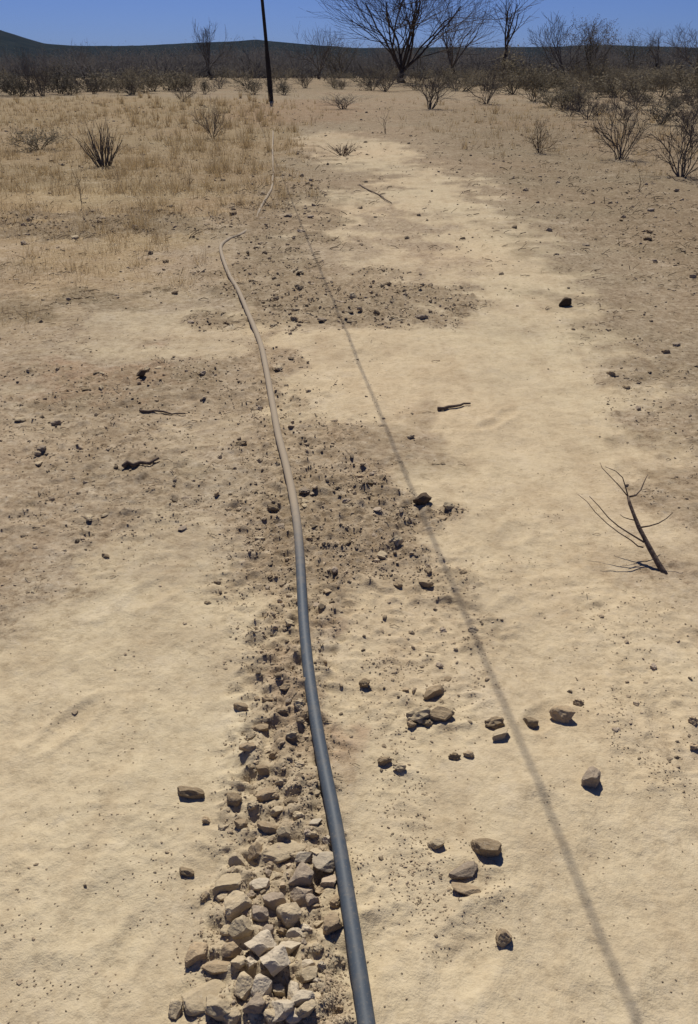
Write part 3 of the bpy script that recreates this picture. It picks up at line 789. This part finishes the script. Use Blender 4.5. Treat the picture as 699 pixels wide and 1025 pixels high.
plant('bare3', 621, 158, 62, 52, 'bare_shrub', 'upright dark thorny shrub standing on reddish soil')
plant('bare4', 683, 177, 72, 66, 'bare_shrub', 'largest dark thorny shrub beside the upright shrub on reddish soil')
plant('weed1', 640, 192, 26, 22, 'dry_weed', 'small forked dry twig plant below the two thorny shrubs', cat='weed', mat=M_BARK)
plant('bare2', 540, 152, 30, 34, 'bare_shrub', 'faint pale twiggy shrub on reddish soil right of the track', mat=M_LITTER)
plant('bare1', 345, 110, 14, 44, 'bare_shrub', 'low dark bare brush behind the start of the track')
plant('bare0', 130, 96, 16, 26, 'bare_shrub', 'low dark bush at the far edge of the grass field')
plant('bare3', 184, 102, 18, 24, 'bare_shrub', 'low dark bush at the grass edge nearer the pole')
plant('weed2', 698, 112, 46, 10, 'dry_weed', 'slim dark dead trunk standing behind the largest thorny shrub', cat='trunk', mat=M_BARK)
plant('leafy0', 40, 150, 20, 50, 'scrub_bush', 'low grey green bush left of the spiky shrub in the grass', mat=M_OLIVE)

# bands of scrub bushes in front of the woods
def bush_band(n, u0, u1, v0, v1, hp, wp, label, group, kinds, mat=None):
    for k in range(n):
        u = u0+(u1-u0)*(k+random.uniform(.1, .9))/n; v = random.uniform(v0, v1); q = random.uniform(.75, 1.25)
        kd = random.choice(kinds); hp_ = random.uniform(*hp)*q; wp_ = random.uniform(*wp)*q
        lk = ('tall ' if hp_ > (hp[0]+hp[1])/2 else 'low ')+('wide ' if wp_ > (wp[0]+wp[1])/2 else 'narrow ')+('leafy ' if 'leafy' in kd else 'bare twiggy ')
        plant(kd, u, v, hp_, wp_, 'scrub_bush', lk+label, lk+group, 'bush', mat)
bush_band(9, 92, 195, 90, 96, (14, 24), (24, 38), 'olive grey scrub bush at the far edge of the grass field', 'scrub bushes behind the grass field', ['leafy0','leafy1','leafy2'], M_OLIVE)
bush_band(12, 0, 100, 92, 97, (14, 30), (22, 36), 'brown grey bush in the thicket beyond the grass field', 'thicket bushes beyond the grass field', ['leafy0','leafy1','bare1','bare2'])
bush_band(10, 195, 400, 88, 95, (10, 20), (22, 36), 'dark bush growing behind the utility pole', 'bushes behind the utility pole', ['leafy0','leafy2','bare1','bare4'])
bush_band(34, 505, 720, 84, 112, (14, 26), (26, 44), 'olive grey scrub bush on the plain right of the track', 'scrub bushes right of the track', ['leafy0','leafy1','leafy2','bare0','bare4'], M_OLIVE)
bush_band(12, 560, 740, 106, 128, (14, 26), (24, 40), 'greyish bush among the scrub behind the thorny shrubs', 'thin bushes behind the thorny shrubs', ['bare0','bare1','bare3','leafy1'])
bush_band(10, 410, 600, 86, 94, (12, 20), (24, 40), 'pale olive bush at the foot of the dark woods', 'bushes at the foot of the woods', ['leafy1','leafy2','bare3'], M_OLIVE)

# trees
TREE_CFG = dict(wig=.13, up=.05, taper=.45, kids=[6, 6, 6, 5], start=.22, ang=(.35, .8), len=(.55, .8), rr=.55)
def tree(u, v, hpx, wpx, seed, name, label, group=None, cfg=TREE_CFG, limbs=7, lev=3, leaf=0, trunk=.18, tilt=(.25, .85), mat=M_TWIG, dist=None, leafmat=None, limb=.36):
    if dist:
        d = ray(u, HORIZON); d = d/d[1]*dist; x, y = d[0], d[1]
    else: x, y = G(u, v)
    s = depth(x, y, 1)/F; z = Hs(x, y); r = np.random.default_rng(seed)
    Ht = hpx*s; Wd = wpx*s
    root = obj(name, None, (x, y, z-.05)); tag(root, label, 'tree', group)
    out = []; th = trunk*Ht
    g = Geo(); P = [np.array([0,0,-.1]), np.array([.02*Ht*r.normal(), .02*Ht*r.normal(), th*.5]), np.array([.03*Ht*r.normal(), 0, th])]
    tr = .030*Ht; tube(g, P, [tr*1.25, tr, tr*.85], 8)
    for k in range(limbs):
        a = 2*math.pi*(k+r.uniform(-.3, .3))/limbs; tl = r.uniform(*tilt)
        D = np.array([math.cos(a)*math.sin(tl), math.sin(a)*math.sin(tl), math.cos(tl)])
        grow(r, P[2]-np.array([0,0,r.uniform(0, .3)*th]), D, Ht*r.uniform(.5, .68), tr*limb, 0, lev, out, cfg)
    allp = np.concatenate([p for p, _, _ in out])
    sx = Wd/(np.percentile(allp[:,0], 98)-np.percentile(allp[:,0], 2)); sz = (Ht-th)/(np.percentile(allp[:,2], 99)-th)
    gc = Geo()
    for p, rad, lv in out:
        q = p.copy(); q[:, 0] *= sx; q[:, 1] *= sx; q[:, 2] = th+(q[:, 2]-th)*sz
        tube(gc, q, np.maximum(rad, .006), 5 if lv == 0 else (3 if lv < 3 else 2), r.random(), cap=False)
    obj('trunk', g.mesh('trunk', M_BARK, True), parent=root)
    if leaf:
        pts = np.concatenate([p[1:] for p, _, lv in out if lv >= 1]).copy(); pts[:, :2] *= sx; pts[:, 2] = th+(pts[:, 2]-th)*sz
        leaves(gc, r, pts, leaf, .012*Ht, .03*Ht)
    obj('crown', gc.mesh('crown', leafmat if leaf else mat), parent=root)
tree(403, 80, 118, 160, 36, 'leafless_tree', 'big spreading leafless tree with dense grey branches beyond the track', cfg=dict(TREE_CFG, kids=[6,6,5,4], ang=(.35,.85), wig=.13), limbs=10, trunk=.09, dist=62, tilt=(.10, .95), mat=M_BARK, limb=.33)
tree(503, 76, 90, 48, 12, 'leafless_tree', 'slim upright leafless tree right of the big spreading tree', cfg=dict(TREE_CFG, kids=[5,4,3]), limbs=4, lev=2, trunk=.30, dist=66, tilt=(.08, .45), mat=M_BARK)
tree(563, 86, 60, 66, 13, 'thorn_tree', 'short thorny tree with forked dark trunk standing before the woods', cfg=dict(TREE_CFG, kids=[5,5,4]), limbs=6, trunk=.22, dist=56, tilt=(.3, 1.0))
tree(211, 84, 50, 40, 14, 'leafless_tree', 'small leafless tree rising over the thicket left of the pole', cfg=dict(TREE_CFG, kids=[5,4,3]), limbs=6, trunk=.15, dist=75, tilt=(.1, .6))
tree(320, 84, 46, 52, 15, 'leafless_tree', 'low leafless tree over the thicket right of the pole', cfg=dict(TREE_CFG, kids=[5,4,3]), limbs=6, trunk=.15, dist=80, tilt=(.2, .8))
tree(340, 84, 36, 38, 16, 'leafy_tree', 'dark rounded leafy tree between the pole and the big leafless tree', cfg=dict(TREE_CFG, kids=[5,4,3]), lev=2, limbs=7, leaf=2600, trunk=.12, dist=85, leafmat=M_DUSK)
tree(592, 84, 52, 46, 17, 'leafy_tree', 'dark dense tree whose crown tops the woods right of the thorny tree', cfg=dict(TREE_CFG, kids=[5,4,3]), lev=2, limbs=7, leaf=3000, trunk=.15, dist=88, leafmat=M_DUSK)
tree(633, 84, 40, 50, 18, 'leafy_tree', 'low dark tree filling a gap in the woods beside the leafless sapling', cfg=dict(TREE_CFG, kids=[5,4,3]), lev=2, limbs=7, leaf=2600, trunk=.15, dist=92, leafmat=M_DUSK)
tree(655, 84, 44, 24, 19, 'leafless_tree', 'thin leafless sapling poking above the woods beyond the scrub bushes', cfg=dict(TREE_CFG, kids=[4,4,3]), lev=2, limbs=4, trunk=.3, dist=84, tilt=(.1, .5))
tree(695, 84, 46, 60, 20, 'leafless_tree', 'wide leafless tree above the woods behind the largest thorny shrub', cfg=dict(TREE_CFG, kids=[5,5,4]), limbs=7, trunk=.15, dist=76, tilt=(.2, .8))
tree(84, 84, 34, 26, 21, 'leafless_tree', 'faint leafless tree below the slope of the hill', cfg=dict(TREE_CFG, kids=[4,4,3]), lev=2, limbs=5, trunk=.2, dist=88, tilt=(.1, .6))
tree(455, 80, 74, 70, 22, 'leafless_tree', 'leafless tree crowding the right side of the big spreading tree', cfg=dict(TREE_CFG, kids=[5,5,4]), limbs=6, trunk=.18, dist=78, tilt=(.1, .7))

# the dark woods that close the plain: one far mass
def make_woods():
    r = np.random.default_rng(55); protos = []
    for k in range(8):
        cfg = dict(SHRUB_CFG, kids=[5,4], wig=.22, segs=3)
        g, gl = shrub_geo(500+k, 1.0, 1.05, 7, 2, cfg, leaf=240 if k % 3 else 100, leafsize=.022, thick=.016, rootr=.12)
        b = gl.arrays(); g.add(b[0], None, b[2], b[3]); V, F3, F4, R = g.arrays()
        V[:, 2] /= np.percentile(V[:, 2], 97); V[:, :2] /= 2*np.percentile(np.abs(V[:, 0]), 96); protos.append((V, F3, F4, R))
    W_ = Geo(); S_ = Geo()
    def put(Gm, x, y, hh, ww, k, rn):
        V, F3, F4, R = protos[k % 8]; a = r.uniform(0, 6.28); c, s = math.cos(a), math.sin(a); z = float(base(x, y))+.05*float(fbm(x, y, .11, 3, 2))
        Gm.add(np.stack([(V[:,0]*c-V[:,1]*s)*ww+x, (V[:,0]*s+V[:,1]*c)*ww+y, V[:,2]*hh+z-.05], 1), F3, F4, np.clip(R*.5+.5*rn, 0, 1))
    for k in range(440):
        az = r.uniform(-34, 34); u = W/2+913*math.tan(math.radians(az)); dist = r.uniform(66, 120) if u < 190 else r.uniform(82, 135)
        x, y = dist*math.tan(math.radians(az)), dist
        top = np.interp(u, [0,60,200,260,300,360,400,480,520,560,600,625,650,700], [58,56,54,52,56,56,52,52,54,52,48,57,53,50])
        hh = (80-top)*dist*.9/F*r.uniform(.75, 1.05); put(W_, x, y, hh, hh*r.uniform(1.1, 1.9), k, r.random())
    tag(obj('far_woods', W_.mesh('far_woods', M_WOODS)), 'dark leafless thorn woods closing the far side of the plain', 'woods', kind='stuff')
    for k in range(230):
        az = r.uniform(-32, 32) if k < 110 else r.uniform(6, 30); u = W/2+913*math.tan(math.radians(az)); dist = r.uniform(46, 82)
        if u < 300: dist = r.uniform(52, 74)
        x, y = dist*math.tan(math.radians(az)), dist; hh = r.uniform(.45, 1.15); put(S_, x, y, hh, hh*r.uniform(1.3, 2.4), k, r.random())
    tag(obj('low_scrub', S_.mesh('low_scrub', M_OLIVE)), 'low olive grey scrub filling the plain in front of the woods', 'scrub', kind='stuff')
make_woods()

# ------------------------------------------------------------------ dry grass and twig litter
def make_grass():
    r = np.random.default_rng(77); n = 42000
    v = r.uniform(97, 330, n)**1.0; t = r.uniform(-1, 1, n)
    tabv = np.linspace(95, 335, 300); taby = np.array([G(W/2, a)[1] for a in tabv]); y = np.interp(v, tabv, taby); x = t*(.55+.46*y)
    m = masks(x, y); p = m[2]*(1-.8*m[1])*sstep(-.5, .7, fbm(x, y, .9, 4, 61))*(1-.75*sstep(170, 250, v))
    k = r.random(n) < p*.95; x, y = x[k], y[k]; z = Hfun(x, y)
    g = Geo()
    for i in range(len(x)):
        shag = r.random() < .03+.10*float(x[i] > -.26*y[i] and x[i] < -.08*y[i]); nb = 26 if shag else 7; a = r.uniform(0, 6.28, nb); L = (r.uniform(.12, .34, nb) if shag else r.uniform(.04, .15, nb))*min(1.6, .5+y[i]/22); lean = r.uniform(.1, .8, nb)
        wd = np.clip(.00028*y[i], .0015, .010)*1.0
        bx, by = x[i]+r.normal(size=nb)*.05, y[i]+r.normal(size=nb)*.05
        pa = r.uniform(0, 6.28, nb)
        dx, dy = np.cos(pa)*wd, np.sin(pa)*wd
        tip = np.stack([bx+np.cos(a)*np.sin(lean)*L, by+np.sin(a)*np.sin(lean)*L, z[i]+np.cos(lean)*L], 1)
        V = np.stack([np.stack([bx-dx, by-dy, np.full(nb, z[i]-.01)], 1), np.stack([bx+dx, by+dy, np.full(nb, z[i]-.01)], 1), tip], 1).reshape(-1, 3)
        g.add(V, np.arange(3*nb).reshape(-1, 3), None, np.repeat(r.random(nb), 3))
    tag(obj('dry_grass', g.mesh('dry_grass', M_STRAW)), 'short straw coloured dry grass covering the field left of the hose', 'grass', kind='stuff')
    print('grass tufts', len(x))
make_grass()
def make_litter():
    r = np.random.default_rng(88); n = 22000
    v = np.where(r.random(n) < .5, r.uniform(112, 330, n), r.uniform(130, 800, n)); t = r.uniform(-1, 1, n)
    tabv = np.linspace(100, 850, 400); taby = np.array([G(W/2, a)[1] for a in tabv]); y = np.interp(v, tabv, taby); x = t*(.55+.46*y)
    m = masks(x, y); p = np.clip(np.maximum(m[0], m[6])*(1-.6*m[1]), 0, 1)*sstep(-.2, .5, fbm(x, y, 1.5, 3, 71))
    k = r.random(n) < p*.55; x, y = x[k], y[k]; z = Hfun(x, y); g = Geo()
    for i in range(len(x)):
        L = r.uniform(.015, .06)*np.clip(y[i]/4, .6, 2.2); a = r.normal(0, .5)+(0 if r.random() < .7 else r.uniform(0, 6)); rad = np.clip(.0004*y[i], .0012, .006)*r.uniform(.6, 1.5)
        d = np.array([math.cos(a), math.sin(a), r.normal()*.08 if y[i] < 7 else abs(r.normal())*.5]); rad = rad*.8; c = np.array([x[i], y[i], z[i]+rad*1.2+.002])
        tube(g, [c-d*L*.5, c+np.array([0, 0, .1*L])+r.normal(size=3)*L*.06, c+d*L*.5], rad, 3, r.random(), cap=False)
    tag(obj('twig_litter', g.mesh('twig_litter', M_LITTER)), 'fine dry twigs and leaf litter strewn on the brown soil', 'litter', kind='stuff')
make_litter()
def stick(u0, v0, u1, v1, r, label):
    a, b = G(u0, v0), G(u1, v1); n = 7; P = []
    for k in range(n):
        q = a+(b-a)*k/(n-1)+(np.array([random.uniform(-1,1), random.uniform(-1,1)])*.012 if 0 < k < n-1 else 0)
        P.append([q[0], q[1], Hs(*q)+r*1.1])
    P = np.array(P); c = P[:, :2].mean(0); z = P[:, 2].min(); g = Geo(); tube(g, P-np.array([c[0], c[1], z]), np.linspace(r, r*.5, n), 6)
    tag(obj('stick', g.mesh('stick', M_DEAD, True), (c[0], c[1], z)), label, 'stick')
stick(438, 411, 471, 405, .010, 'dark dry stick lying on the pale track near the cable shadow')
stick(124, 470, 160, 463, .012, 'dark dry stick lying on brown soil left of the hose')
stick(140, 412, 186, 416, .007, 'thin dry stick on the brown soil near the lone dark stone')
stick(360, 185, 392, 204, .011, 'crooked dry stick lying across the upper pale track')

# the air: a thin dry haze that only tells over the long distances
def make_haze():
    import bmesh
    bm = bmesh.new(); bmesh.ops.create_cube(bm, size=1.0)
    for v in bm.verts: v.co = (v.co.x*10600, v.co.y*10000+300, -1.5 if v.co.z < 0 else 190)
    me = bpy.data.meshes.new('haze'); bm.to_mesh(me); bm.free()
    m = bpy.data.materials.new('haze'); m.use_nodes = True; t = m.node_tree; t.nodes.clear()
    o = t.nodes.new('ShaderNodeOutputMaterial'); v = t.nodes.new('ShaderNodeVolumePrincipled')
    v.inputs['Color'].default_value = (.38, .58, 1.0, 1); v.inputs['Density'].default_value = .000022; v.inputs['Anisotropy'].default_value = .0
    t.links.new(v.outputs[0], o.inputs['Volume']); me.materials.append(m)
    tag(obj('haze', me), kind='stuff')
make_haze()
print('objects', len(bpy.data.objects), 'tris', sum(sum(len(p.vertices)-2 for p in m.polygons) if len(m.polygons) < 3000 else len(m.loops)-2*len(m.polygons) for m in bpy.data.meshes))
